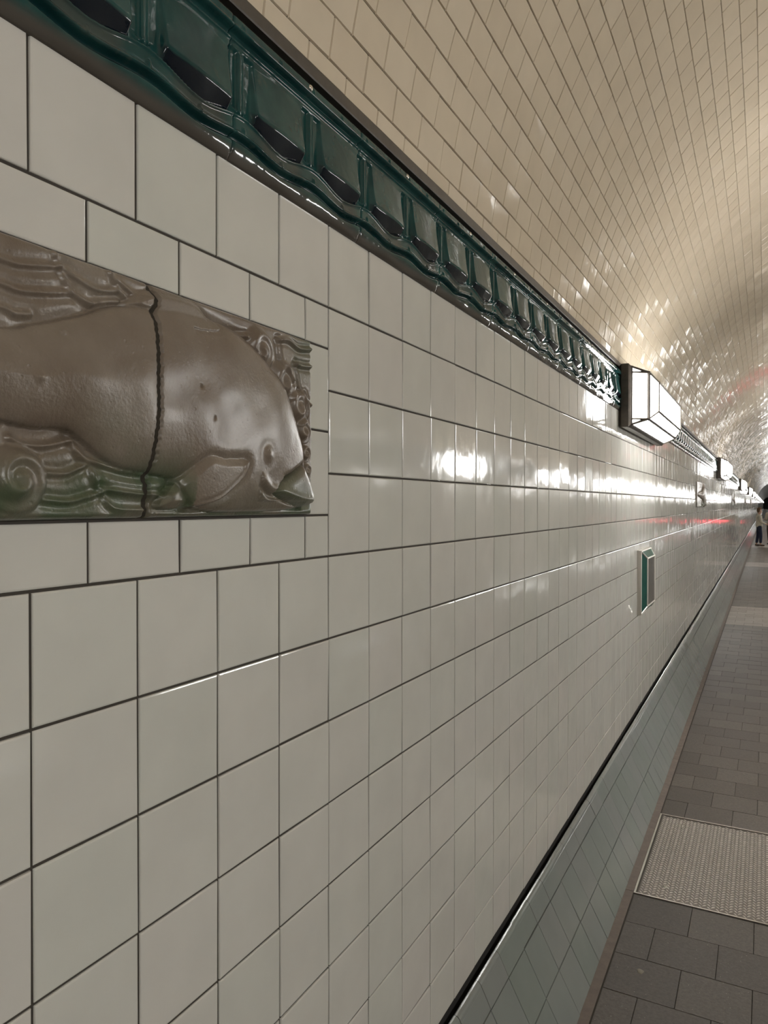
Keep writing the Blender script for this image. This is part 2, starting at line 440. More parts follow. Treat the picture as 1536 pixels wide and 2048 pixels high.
# ------------------------------------------------------------------ green glazed cornice
ZC0, ZC1 = .552, .783
BAY = .2052
def sstep(x, a, b):
    t = np.clip((x-a)/(b-a), 0, 1); return t*t*(3-2*t)
def gau(x, c, w): return np.exp(-((x-c)/w)**2)
def cornice_h(y, z):
    """height of the glazed block above the wall plane; y from the block's left joint, two bays"""
    s = np.mod(y, BAY)
    bay = y/BAY
    dr = (np.mod(y-.0245+BAY/2, BAY)-BAY/2)            # distance from rib centre
    wave = .5*(1-np.cos(2*PI*(s-.0245)/BAY))            # 0 at ribs, 1 between
    zu = .628-.0165*wave                                # upper edge of the festoon
    zl = .5945-.0095*wave                               # lower edge
    h = np.full_like(y, .008)
    # lower moulding: tight groove under the festoon, a crest, then a long face turned down to the wall
    zc = zl-.0125
    low = np.where(z < zc, .0035+.0105*np.sin(PI/2*np.clip((z-ZC0)/(zc-ZC0), 0, 1))**.85, .0035+.0105*np.exp(-((z-zc)/.0042)**2))
    h = np.where(z < zl, low, h)
    # festoon band with a rounded bead on both edges
    band = sstep(z, zl-.0045, zl+.0035)*(1-sstep(z, zu-.0035, zu+.0045))
    h = h*(1-band)+.0155*band
    h += band*(.0042*gau(z, zl+.003, .0034)+.0036*gau(z, zu-.0028, .003))
    # recess above the festoon
    rec = sstep(z, zu-.003, zu+.0045)*(1-sstep(z, .742, .750))
    h = h*(1-rec)+.0035*rec
    # pillow of each bay: swelling panel with a sharp lip, undercut in a long slope down to the festoon
    u = np.clip((s-.052)/(BAY-.0525), 0, 1)
    side = sstep(s, .0525, .0605)*(1-sstep(s, BAY-.0060, BAY-.0005))
    swell = .0045*np.sin(PI*u)**.7
    lipz = .6465+.0010*np.sin(PI*u)
    corner = .009*np.exp(-np.clip(s-.054, 0, 1)/.007)
    lz = lipz+corner
    t = np.clip((.748-z)/(.748-lz), 0, 1)
    pil = .0070+swell*(.35+.65*t)+.0105*t**1.7
    lo = np.clip((lz-z)/(lz-zu-.001), 0, 1)
    under = .0030+(.0175+swell-.0030)*(1-lo)**.95
    pil = np.where(z >= lz, pil, under)
    pil -= .0012*gau(z, lz, .0018)
    pm = side*sstep(z, zu-.001, zu+.003)*(1-sstep(z, .744, .752))
    h = h*(1-pm)+np.where(z > lz, np.maximum(pil, h), pil)*pm
    # rib strip standing in the channel between two pillows
    ch = sstep(z, .634, .640)*(1-sstep(z, .729, .736))
    strip = ch*.0070*(sstep(dr, -.0078, -.0052)-sstep(dr, .0052, .0078))
    strip += ch*.0012*(gau(dr, -.0046, .0012)+gau(dr, .0046, .0012))
    h += strip*(1-pm)
    foot = np.clip(1-np.abs(dr)/.021, 0, 1)*gau(z, .634+.35*np.abs(dr), .0035)
    h += .006*foot*(1-pm)
    # head of the channel closes in a small cove
    h = np.where((z > .729), h*(1-sstep(z, .729, .737))+np.maximum(h, .0095)*sstep(z, .729, .737), h)
    # groove, roll and flat fillet on top
    top = sstep(z, .744, .748)
    th = .0065+.0100*sstep(z, .757, .7615)-.0035*gau(z, .7525, .003)+.0040*gau(z, .7635, .0028)
    h = h*(1-top)+th*top
    h += .0045*gau(z, .7455, .0032)
    # little pearls along fillet and festoon
    for yb in np.arange(.0245, 2*BAY+.05, BAY/2):
        h += .0034*np.sqrt(np.clip(1-((y-yb)**2/.0046**2+(z-.7705)**2/.0055**2), 0, 1))
        wv = .5*(1-math.cos(2*PI*(yb-.0245)/BAY))
        zb = .6055-.0115*wv
        h += .0038*np.sqrt(np.clip(1-((y-yb)**2/.0048**2+(z-zb)**2/.0058**2), 0, 1))
    # soft outer arrises of the block
    for yb in (0.0, 2*BAY):
        h -= .0035*np.exp(-np.abs(y-yb)/.0016)
    h -= .006*sstep(z, ZC1-.003, ZC1)
    return np.maximum(h, .0008)
def cornice_tints(y, z):
    """masks: navy tint in scoop and groove, painted warm reflection below"""
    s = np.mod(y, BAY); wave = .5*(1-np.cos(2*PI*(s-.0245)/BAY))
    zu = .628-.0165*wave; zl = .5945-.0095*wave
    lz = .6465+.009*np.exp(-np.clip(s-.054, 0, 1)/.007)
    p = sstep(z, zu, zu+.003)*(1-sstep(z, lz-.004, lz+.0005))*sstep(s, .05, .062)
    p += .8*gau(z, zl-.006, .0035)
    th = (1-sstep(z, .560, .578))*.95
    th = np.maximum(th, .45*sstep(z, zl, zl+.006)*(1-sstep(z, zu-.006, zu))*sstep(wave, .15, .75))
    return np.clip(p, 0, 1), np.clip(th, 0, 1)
def cornice_block(name, ny, nz, L):
    y = np.linspace(.0006, L-.0006, ny)
    zk = np.linspace(ZC0, ZC1, nz)
    Y, Z = np.meshgrid(y, zk, indexing='ij')
    H = cornice_h(Y, Z)
    V = np.stack([H, Y, Z], -1)
    # close to the wall on all four sides
    back = -.003
    V = np.concatenate([V[:, :1]*1, V, V[:, -1:]*1], 1); V[:, 0, 0] = back; V[:, -1, 0] = back-.03
    V = np.concatenate([V[:1], V, V[-1:]], 0); V[0, :, 0] = np.minimum(V[0, :, 0], back); V[-1, :, 0] = np.minimum(V[-1, :, 0], back)
    n, m_ = V.shape[:2]
    return V.reshape(-1, 3), grid_faces(n, m_), [q.ravel() for q in cornice_tints(V[..., 1], V[..., 2])]
# metal strip under the vault carries the frieze
def strip_profile(name, mirror):
    fx = (lambda x: 2*CX-x) if mirror else (lambda x: x)
    bm = bmesh.new()
    pr_ = [(XW-.03, .812), (XW+.0005, .812), (XW+.002, .8145), (XW+.002, .8385), (XW-.03, .8415)]
    add_prism(bm, [(fx(p[0]), YA, p[1]) for p in pr_], [(fx(p[0]), YB, p[1]) for p in pr_])
    bmesh.ops.recalc_face_normals(bm, faces=bm.faces)
    o = structure(name, bm_mesh(name, bm), M['brownmetal'])
    bm = bmesh.new(); xs = sorted((fx(XW-.05), fx(XW-.016)))
    add_box(bm, (xs[0], YA, .774), (xs[1], YB, .8125)); link('shadow_gap', bm_mesh('shadow_gap', bm), M['black'], o)  # black box colours in the shade of the gap
    return o
tr1 = strip_profile('trim_1', False); tr2 = strip_profile('trim_2', True)
# slot in the wall behind the frieze top
BL = 2*BAY
Vh, Fh, Ph = cornice_block('h', 260, 150, BL)
Vm, Fm, Pm = cornice_block('m', 110, 76, BL)
hi = mesh_np('glazed_frieze_block', Vh, Fh); mid = mesh_np('glazed_frieze_block', Vm, Fm)
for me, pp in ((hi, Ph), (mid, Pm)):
    for nm_, q_ in zip(('navy_tint', 'warm_reflection_tint'), pp):
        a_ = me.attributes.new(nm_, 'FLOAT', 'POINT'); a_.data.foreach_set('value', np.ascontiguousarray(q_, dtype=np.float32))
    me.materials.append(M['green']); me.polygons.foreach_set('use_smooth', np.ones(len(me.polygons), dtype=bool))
bm = bmesh.new()
add_dome(bm, (0, 0, 0), (1, 0, 0), .0062, .0042, 16, 4, .0006)
scr = bm_mesh('screw', bm); scr.materials.append(M['chrome']); scr.polygons.foreach_set('use_smooth', np.ones(len(scr.polygons), dtype=bool))
Y_BL = .911
K0, K1 = -3, 90
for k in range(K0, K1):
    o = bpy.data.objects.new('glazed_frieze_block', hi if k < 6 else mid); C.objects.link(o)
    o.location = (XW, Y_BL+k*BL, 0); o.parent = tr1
    s_ = bpy.data.objects.new('screw', scr); C.objects.link(s_); s_.parent = o; s_.location = (.0150, BAY+.0140, .7745)
def far_frieze(y0, y1, mirror, parent, ny, nz):
    V, F, _p = cornice_block('f', ny, nz, BL)
    n = int((y1-y0)/BL); VV = np.repeat(V[None], n, 0); VV[:, :, 1] += (y0+np.arange(n)*BL)[:, None]; VV[:, :, 0] += XW
    if mirror: VV[:, :, 0] = 2*CX-VV[:, :, 0]
    FF = (np.arange(n)[:, None, None]*len(V)+F[None]).reshape(-1, 4)
    o = link('glazed_frieze_run', mesh_np('glazed_frieze_run', VV.reshape(-1, 3), FF), M['green'], parent, True); o['kind'] = 'stuff'
    return o
far_frieze(Y_BL+K1*BL, YB, False, tr1, 14, 18)
far_frieze(YA+.4, 70, True, tr2, 34, 34)

# ------------------------------------------------------------------ wall lamps
def lamp_parts():
    """local: +x away from the wall, y along the wall (0 = near edge), z centred"""
    L = 1.56; hp = .185
    parts = {}
    def ring(x, y0, y1, h): return [(x, y0, -h), (x, y1, -h), (x, y1, h), (x, y0, h)]
    bm = bmesh.new()
    add_prism(bm, ring(.0, .012, L-.012, hp-.012), ring(.016, .0, L, hp), False)
    add_prism(bm, ring(.016, 0, L, hp), ring(.056, 0, L, hp), False)
    add_prism(bm, ring(.056, 0, L, hp), ring(.068, .013, L-.013, hp-.013))
    bmesh.ops.remove_doubles(bm, verts=bm.verts, dist=1e-5); bmesh.ops.recalc_face_normals(bm, faces=bm.faces)
    parts['back_plate'] = (bm_mesh('back_plate', bm), M['bronze'])
    r0 = ring(.068, .028, L-.028, .168); r1 = ring(.157, .085, L-.085, .136); r2 = ring(.202, .165, L-.165, .087)
    bm = bmesh.new()
    add_prism(bm, r0, r1, False); add_prism(bm, r1, r2, False)
    bm.faces.new([bm.verts.new(p) for p in r2])
    bmesh.ops.remove_doubles(bm, verts=bm.verts, dist=1e-5); bmesh.ops.recalc_face_normals(bm, faces=bm.faces)
    for f_ in bm.faces:
        if f_.normal.z > .3: f_.material_index = 1                    # upward-facing panes emit less, to hold down the vault glow
    parts['glass_shade'] = (bm_mesh('glass_shade', bm), M['lamp'])
    bm = bmesh.new()
    for rg, rad in ((r0, .008), (r1, .010), (r2, .0075)):
        for i in range(4): add_bar(bm, rg[i], rg[(i+1) % 4], rad, 6)
    for i in range(4): add_bar(bm, r0[i], r1[i], .0075, 6); add_bar(bm, r1[i], r2[i], .006, 6)
    for y_, e in ((.028, r1[0]), (.028, r1[3]), (L-.028, r1[1]), (L-.028, r1[2])):   # short bars that cut off the corner panes
        add_bar(bm, (.070, y_, e[2]), e, .0075, 6)
    parts['frame'] = (bm_mesh('frame', bm), M['bronze'])
    for q in range(1, 5):
        bm = bmesh.new()
        f = q/5
        y0_ = r0[0][1]+(r0[1][1]-r0[0][1])*f; y1_ = r1[0][1]+(r1[1][1]-r1[0][1])*f; y2_ = r2[0][1]+(r2[1][1]-r2[0][1])*f
        for sg in (-1, 1):
            add_bar(bm, (.068, y0_, sg*.168), (.157, y1_, sg*.136), .0032, 5)
            add_bar(bm, (.157, y1_, sg*.136), (.202, y2_, sg*.087), .0032, 5)
        add_bar(bm, (.202, y2_, -.087), (.202, y2_, .087), .0022, 5)
        parts['glazing_bar.%d' % q] = (bm_mesh('glazing_bar', bm), M['bronze'])
    for k_, (me, mt) in parts.items():
        me.materials.append(mt); me.polygons.foreach_set('use_smooth', np.full(len(me.polygons), False))
    return parts
LP = lamp_parts()
LP['glass_shade'][0].materials.append(M['lamp_top'])
ZL = .638
left_y = [4.395, 13.90, 26.0, 38.6, 51.0, 63.4, 75.8, 88.2, 100.6, 113.0]
left_y += [113.0+12.4*k for k in range(1, 15)]
right_y = [4.3+6.1*k for k in range(0, 8)]+[59.2+12.2*k for k in range(0, 19)]  # out-of-view lamps, extra ones set between to brighten the walls
words = 'second third fourth fifth sixth seventh eighth ninth tenth eleventh twelfth thirteenth fourteenth fifteenth sixteenth seventeenth eighteenth nineteenth'.split()
tens = {20: 'twenty', 30: 'thirty', 40: 'forty'}
def ordinal(n):
    if n == 1: return 'first'
    if n < 20: return words[n-2]
    if n % 10 == 0: return tens[n][:-1]+'ieth'
    return tens[n-n % 10]+'-'+(['first']+words)[n % 10-1]
def place_lamp(y, right, label, group):
    r_ = empty('wall_lamp', (XR-.001 if right else XW+.001, y, ZL))
    if right: r_.rotation_euler = (0, 0, PI); r_.location.y = y+1.56
    props(r_, label, 'lamp', group)
    for k_, (me, mt) in LP.items():
        o = bpy.data.objects.new(k_.split('.')[0], me); C.objects.link(o); o.parent = r_
    return r_
g_l = 'glass lamps along the green frieze'
place_lamp(left_y[0], False, 'nearest large glowing glass lamp in a bronze frame, set over the green frieze', g_l)
for i, y in enumerate(left_y[1:]):
    place_lamp(y, False, '%s glowing glass lamp along the left wall, counting from the nearest' % ordinal(i+2), g_l)
g_r = 'glass lamps along the right-hand wall'
place_lamp(-5.2, False, 'added unseen glowing glass lamp on the left wall behind the viewpoint', g_l)  # added out-of-view lamps, here and below, lift the light near the camera
place_lamp(-1.8, True, 'added unseen glowing glass lamp on the right wall beside the viewpoint', g_r)
place_lamp(-7.9, True, 'added unseen glowing glass lamp on the right wall behind the viewpoint', g_r)
for i, y in enumerate(right_y):
    place_lamp(y, True, ordinal(i+1)+' unseen glowing glass lamp placed for light along the right-hand wall, counting forward', g_r)

# ------------------------------------------------------------------ dolphin relief
RY0, RY1, RZ0, RZ1 = -.178, 1.1385, -.0195, .3065
def seg_d(P, poly, closed=False):
    """distance from points (n,2) to a polyline"""
    poly = np.array(poly, dtype=float); a = poly if closed else poly[:-1]; b = np.roll(poly, -1, 0) if closed else poly[1:]
    best = np.full(len(P), 1e9)
    for p, q in zip(a, b):
        d = q-p; t = np.clip(((P-p)@d)/max(d@d, 1e-12), 0, 1)
        best = np.minimum(best, np.hypot(*(P-(p+t[:, None]*d)).T))
    return best
def inside(P, poly):
    poly = np.array(poly, dtype=float); q = np.roll(poly, -1, 0); r_ = np.zeros(len(P), bool)
    for (x1, y1), (x2, y2) in zip(poly, q):
        c_ = ((y1 > P[:, 1]) != (y2 > P[:, 1]))
        with np.errstate(divide='ignore', invalid='ignore'):
            xi = (x2-x1)*(P[:, 1]-y1)/(y2-y1+1e-15)+x1
        r_ ^= c_ & (P[:, 0] < xi)
    return r_
def smooth_poly(pts, n=4):
    """Catmull-Rom through the points"""
    p = np.array(pts, dtype=float); out = []
    for i in range(len(p)-1):
        p0 = p[max(i-1, 0)]; p1 = p[i]; p2 = p[i+1]; p3 = p[min(i+2, len(p)-1)]
        for k in range(n):
            t = k/n
            out.append(.5*((2*p1)+(-p0+p2)*t+(2*p0-5*p1+4*p2-p3)*t*t+(-p0+3*p1-3*p2+p3)*t**3))
    out.append(p[-1]); return np.array(out)
BACK = smooth_poly([(-.10, .150), (.05, .165), (.20, .172), (.36, .180), (.509, .196), (.546, .207), (.608, .231), (.661, .255), (.73, .272), (.787, .282), (.862, .280), (.916, .272), (.974, .247), (1.031, .212), (1.060, .173), (1.082, .130), (1.094, .098), (1.097, .072)])
FORE = [(1.106, .049), (1.124, .017), (1.121, .002)]
JAW = [(1.085, -.006), (1.03, -.010), (.95, -.012), (.86, -.012), (.80, -.004), (.771, .034)]
BELLY = smooth_poly([(.771, .036), (.72, .042), (.676, .047), (.644, .058), (.618, .076), (.589, .090), (.545, .088), (.508, .092), (.36, .100), (.20, .112), (.05, .118), (-.10, .128)])
BODY = np.vstack([BACK, FORE, JAW, BELLY])
BEAK = [(1.088, .073), (1.106, .049), (1.125, .016), (1.122, .002), (1.090, -.006), (1.040, .001), (.985, .018), (1.015, .045), (1.055, .062)]
FLIP = smooth_poly([(.738, .000), (.760, .022), (.795, .050), (.828, .070), (.862, .068), (.892, .070), (.914, .068), (.906, .046), (.882, .026), (.848, .006), (.800, -.004), (.745, -.006), (.738, .000)])
FINP = smooth_poly([(.680, .262), (.715, .290), (.770, .300), (.815, .299), (.838, .286), (.862, .268), (.82, .258), (.75, .256), (.680, .262)])
CURL = [(.975, .258, .043), (1.043, .216, .040), (1.087, .175, .036), (1.104, .134, .026), (1.110, .093, .0185), (1.115, .062, .0155), (1.114, .038, .0105), (.529, .028, .042)]
UP = [smooth_poly(q) for q in ([(.30, .285), (.42, .278), (.511, .274), (.535, .274), (.588, .287)], [(.30, .250), (.42, .246), (.511, .246), (.535, .244), (.567, .250), (.602, .259)],
      [(.30, .222), (.42, .222), (.511, .220), (.529, .217), (.548, .220)], [(.583, .306), (.589, .288), (.602, .265), (.617, .256), (.635, .253)], [(.592, .289), (.617, .278), (.647, .273), (.675, .280)],
      [(.635, .253), (.659, .262), (.679, .267)], [(.665, .301), (.679, .282), (.709, .266)], [(.675, .294), (.705, .282), (.732, .287)], [(.0, .29), (.12, .27), (.22, .285)], [(.0, .245), (.12, .225), (.24, .24)])]
LO = [smooth_poly(q) for q in ([(.522, .075), (.537, .069), (.566, .069), (.601, .078)], [(.601, .078), (.619, .058), (.646, .050), (.687, .042), (.722, .040)], [(.566, .037), (.594, .037), (.615, .045), (.627, .049)],
      [(.633, .043), (.646, .021), (.678, .015), (.721, .012), (.760, .012)], [(.565, .005), (.601, .003), (.63, .010), (.65, .015)], [(.65, .015), (.668, -.005), (.721, -.008)], [(.40, .07), (.30, .075), (.18, .09)], [(.46, .03), (.33, .03), (.2, .045)], [(.45, .002), (.3, -.002), (.1, .01)])]
RT = [smooth_poly(q) for q in ([(1.030, .287), (1.060, .292), (1.092, .284), (1.136, .290)], [(1.082, .254), (1.110, .2545), (1.137, .258)], [(.868, .270), (.91, .271), (.941, .275)], [(1.030, .287), (1.036, .253), (1.066, .222)], [(1.082, .254), (1.091, .216), (1.110, .192), (1.117, .156)], [(1.115, .205), (1.122, .190), (1.136, .185)])]
JOINT = smooth_poly([(.731, .320), (.732, .296), (.735, .278), (.7255, .263), (.7275, .241), (.7235, .177), (.7240, .129), (.7210, .087), (.7200, .053), (.7200, .032), (.7245, -.017), (.7245, -.04)])
def relief_h(P):
    y, z = P[:, 0], P[:, 1]
    h = np.full(len(P), .014)
    g = np.zeros(len(P))                               # where the green glaze was brushed on
    # wave lines in the ground: one side of every line stands a little higher
    for q in UP+LO:
        d = seg_d(P, q); h += .0030*np.exp(-(d/.0030)**2)-.0014*np.exp(-((d-.0075)/.0045)**2)
    for q in RT:
        d = seg_d(P, q); h += .0048*np.exp(-(d/.0034)**2)-.0022*np.exp(-((d-.0075)/.0035)**2)
    # stepped wave crests
    for q, a in ((UP[3], .0015), (UP[6], .003), (LO[1], .0045), (LO[3], .0045)):
        d = seg_d(P, q); side = np.zeros(len(P))
        yy = np.interp(z, q[np.argsort(q[:, 1]), 1], q[np.argsort(q[:, 1]), 0])
        side = 1/(1+np.exp(-(y-yy)/.004)); h += a*side*np.exp(-(d/.035)**2)
    # curls of foam
    for (cy, cz, r_) in CURL:
        d = np.hypot((y-cy)*1.0, (z-cz)); a = np.arctan2(z-cz, y-cy)
        m_ = np.clip(1-(d/r_)**2, 0, 1)
        dome = (.008+.20*r_)*m_**.55
        sp = np.cos(a*1.0+d/r_*8.5-1.0)
        if r_ > .015: dome += .0034*sp*np.clip(1-(d/r_)**4, 0, 1)*np.clip(d/r_*3, 0, 1)
        h = np.where(d < r_, np.maximum(h*.75+dome, h), h)
    # tail of each curl sweeping down to the next
    # body
    ins = inside(P, BODY); d = seg_d(P, BODY, True)
    t = np.clip(d/.10, 0, 1)
    lump = .0011*np.sin(34*y+3*np.sin(17*z))*np.sin(25*z+1.3)+.0006*np.sin(61*y+2*np.sin(31*z+1))*np.sin(33*z+.4)
    dome = .0050+.0240*np.sqrt(np.clip(1-(1-t)**2, 0, 1))+lump*t
    near = .0045*np.exp(-(d/.010)**2)
    h = np.where(ins, np.maximum(.013+dome, h*0+.013), h-near*.9)
    # thinner tail end towards the left
    # dorsal fin laid along the upper edge
    fi = inside(P, FINP); fd = seg_d(P, FINP, True)
    h = np.where(fi, np.maximum(h, .0185+.0085*sstep(fd, 0, .012)), h)
    h -= np.where(~fi, .003*np.exp(-(fd/.006)**2)*(y > .80), 0)
    # beak, mouth and eye
    bi = inside(P, BEAK); bd = seg_d(P, BEAK, True)
    hb = .022+.015*np.sqrt(np.clip(1-(1-np.clip(bd/.030, 0, 1))**2, 0, 1))
    h = np.where(bi, np.minimum(np.maximum(hb, .022), np.maximum(h, hb)), h)
    h -= .0055*np.exp(-(seg_d(P, [(1.085, .072), (1.055, .060), (1.020, .046)])/.0055)**2)
    md = seg_d(P, smooth_poly([(.952, .030), (.975, .016), (1.02, .008), (1.065, -.002), (1.10, -.006)])); h -= .0050*np.exp(-(md/.0045)**2)
    h += .0050*np.exp(-((md-.012)/.008)**2)*(y > .95)*(z > .005)
    ed = np.hypot((y-.966), (z-.082)*.9); h += .0048*np.exp(-(ed/.0085)**2)-.0006*np.exp(-((ed-.017)/.006)**2)
    # flipper lying on the chest
    fi = inside(P, FLIP); fd = seg_d(P, FLIP, True)
    tr = seg_d(P, smooth_poly([(.914, .068), (.906, .046), (.882, .026), (.848, .006), (.800, -.004)]))
    h = np.where(fi, h*.60+.0135+.0055*sstep(fd, 0, .012)+.0055*np.exp(-(tr/.006)**2), h-.0045*np.exp(-(fd/.009)**2)*(y < .93))
    # soft bruises and pinholes of the hand-modelled clay
    for (py, pz, pr_, ph) in ((.806, .172, .0028, -.0030), (.834, .128, .0026, -.0026), (.58, .205, .0045, .003), (.645, .025, .0040, -.0035), (.545, .145, .005, .0025)):
        h += ph*np.exp(-(((y-py)**2+(z-pz)**2)/pr_**2))
    h += .0009*np.sin(55*y)*np.sin(21*z+8*y)
    # rounded rim
    e = np.minimum(np.minimum(y-RY0, RY1-y), np.minimum(z-RZ0, RZ1-z))
    h *= np.sqrt(np.clip(1-(1-np.clip(e/.0075, 0, 1))**2, 0, 1))*.92+.08
    g = np.clip(sstep(z, .085, -.005)*.95*(1-.75*ins)*(1-.9*inside(P, FLIP))+.9*sstep(y, 1.03, 1.13)*sstep(z, .20, .26)+.75*sstep(y, .60, .72)*sstep(z, .10, .02)*(y < .80)+.5*bi+.35*np.exp(-(((y-.66)**2+(z-.07)**2)/.05**2)), 0, 1)
    return np.maximum(h, .001), g
def joint_y(z):
    o_ = np.argsort(JOINT[:, 1]); return np.interp(z, JOINT[o_, 1], JOINT[o_, 0])
def relief_mesh(name, side, ny, nz, rough_joint=True):
    z = np.linspace(RZ0, RZ1, nz); u = np.linspace(0, 1, ny)
    jy = joint_y(z)+ (.0007*np.sin(z*310)+.0006*np.sin(z*733+1) if rough_joint else 0)
    if side < 0: Y = RY0+(jy-.0048-RY0)[None, :]*u[:, None]
    else: Y = (jy+.0075)[None, :]+(RY1-jy-.0075)[None, :]*u[:, None]
    Z = np.repeat(z[None], ny, 0)
    P = np.stack([Y.ravel(), Z.ravel()], 1)
    h, g = relief_h(P)
    jd = np.abs(P[:, 0]-joint_y(P[:, 1])); h -= .0022*np.exp(-jd/.0030)
    V = np.stack([h, P[:, 0], P[:, 1]], 1).reshape(ny, nz, 3); G = g.reshape(ny, nz)
    V = np.concatenate([V[:, :1], V, V[:, -1:]], 1); G = np.concatenate([G[:, :1], G, G[:, -1:]], 1)
    V[:, 0, 0] = -.006; V[:, -1, 0] = -.006
    V = np.concatenate([V[:1], V, V[-1:]], 0); G = np.concatenate([G[:1], G, G[-1:]], 0)
    V[0, :, 0] = -.006; V[-1, :, 0] = -.006
    n, m_ = V.shape[:2]
    me = mesh_np(name, V.reshape(-1, 3), grid_faces(n, m_))
    a = me.attributes.new('green_glaze', 'FLOAT', 'POINT'); a.data.foreach_set('value', np.ascontiguousarray(G.ravel(), dtype=np.float32))
    return me
def mortar_mesh():
    bm = bmesh.new(); zz = np.linspace(RZ0+.002, RZ1-.002, 60); jy = joint_y(zz)
    hh, _ = relief_h(np.stack([jy, zz], 1))
    L_ = [bm.verts.new((max(h-.0075, .002), y-.0085, z)) for h, y, z in zip(hh, jy, zz)]
    R_ = [bm.verts.new((max(h-.0060, .002), y+.0120, z)) for h, y, z in zip(hh, jy, zz)]
    for i in range(len(zz)-1): bm.faces.new((L_[i], R_[i], R_[i+1], L_[i+1]))
    return bm_mesh('mortar_joint', bm)
def relief(loc, label, ny1, ny2, nz, share=None):
    r_ = props(empty('ceramic_relief', loc), label, 'wall relief', 'brown ceramic reliefs set in the tiled wall')
    if share is None:
        share = {}
        share['left_panel'] = relief_mesh('left_panel', -1, ny1, nz); share['right_panel'] = relief_mesh('right_panel', 1, ny2, nz)
        share['mortar_joint'] = mortar_mesh()
        for k_, me in share.items():
            me.materials.append(M['relief'] if k_ != 'mortar_joint' else plain('old_mortar', (.040, .033, .024), .9, nscale=150, nd=.0015))
            me.polygons.foreach_set('use_smooth', np.ones(len(me.polygons), dtype=bool))
    for k_, me in share.items():
        o = bpy.data.objects.new(k_, me); C.objects.link(o); o.parent = r_
    return share
relief((XW, 0, 0), 'large brown glazed relief of a diving dolphin with a cracked joint, nearest the viewpoint', 420, 260, 190)
far = relief((XW, 9.95, -.02), 'small-looking brown relief below the second lamp, first one past the teal-sided case', 110, 70, 60)
relief((XW, 20.75, -.02), 'distant brown relief below the third lamp, second one past the teal-sided case', 0, 0, 0, far)
relief((XW, 33.2, -.02), 'distant brown relief below the fourth lamp on the left wall', 0, 0, 0, far)
relief((XW, 45.8, -.02), 'distant brown relief below the fifth lamp on the left wall', 0, 0, 0, far)

# ------------------------------------------------------------------ teal-sided case on the wall
case = props(empty('wall_case', (XW+.0006, 5.13, -.755)), 'steel wall case with sloping teal sides and a smoky front, below the nearest lamp', 'wall case')
W_, H_, D1, D2, IN = .47, .44, .024, .058, .056
bm = bmesh.new(); add_box(bm, (0, 0, 0), (D1, W_, H_)); link('back_box', bm_mesh('back_box', bm), M['steel'], case)
o0 = [(D1, .006, .006), (D1, W_-.006, .006), (D1, W_-.006, H_-.006), (D1, .006, H_-.006)]
o1 = [(D2, IN, IN), (D2, W_-IN, IN), (D2, W_-IN, H_-IN), (D2, IN, H_-IN)]
for i in range(4):
    j = (i+1) % 4; bm = bmesh.new()
    q = [o0[i], o0[j], o1[j], o1[i]]
    a = [bm.verts.new(p) for p in q]; cc = Vector((D1, W_/2, H_/2)); b_ = [bm.verts.new(Vector(p)+(cc-Vector(p)).normalized()*.006) for p in q]
    bm.faces.new(a); bm.faces.new(b_[::-1])
    for k in range(4): bm.faces.new((a[k], b_[k], b_[(k+1) % 4], a[(k+1) % 4]))
    bmesh.ops.recalc_face_normals(bm, faces=bm.faces)
    link('side_panel', bm_mesh('side_panel', bm), M['teal'], case)
bm = bmesh.new()
for rg in (o0, o1):
    for i in range(4): add_bar(bm, rg[i], rg[(i+1) % 4], .0055, 6)
for i in range(4): add_bar(bm, o0[i], o1[i], .0055, 6)
link('edge_frame', bm_mesh('edge_frame', bm), M['alu'], case)
bm = bmesh.new(); add_box(bm, (D2-.006, IN+.002, IN+.002), (D2+.0005, W_-IN-.002, H_-IN-.002)); link('front_pane', bm_mesh('front_pane', bm), M['dglass'], case)

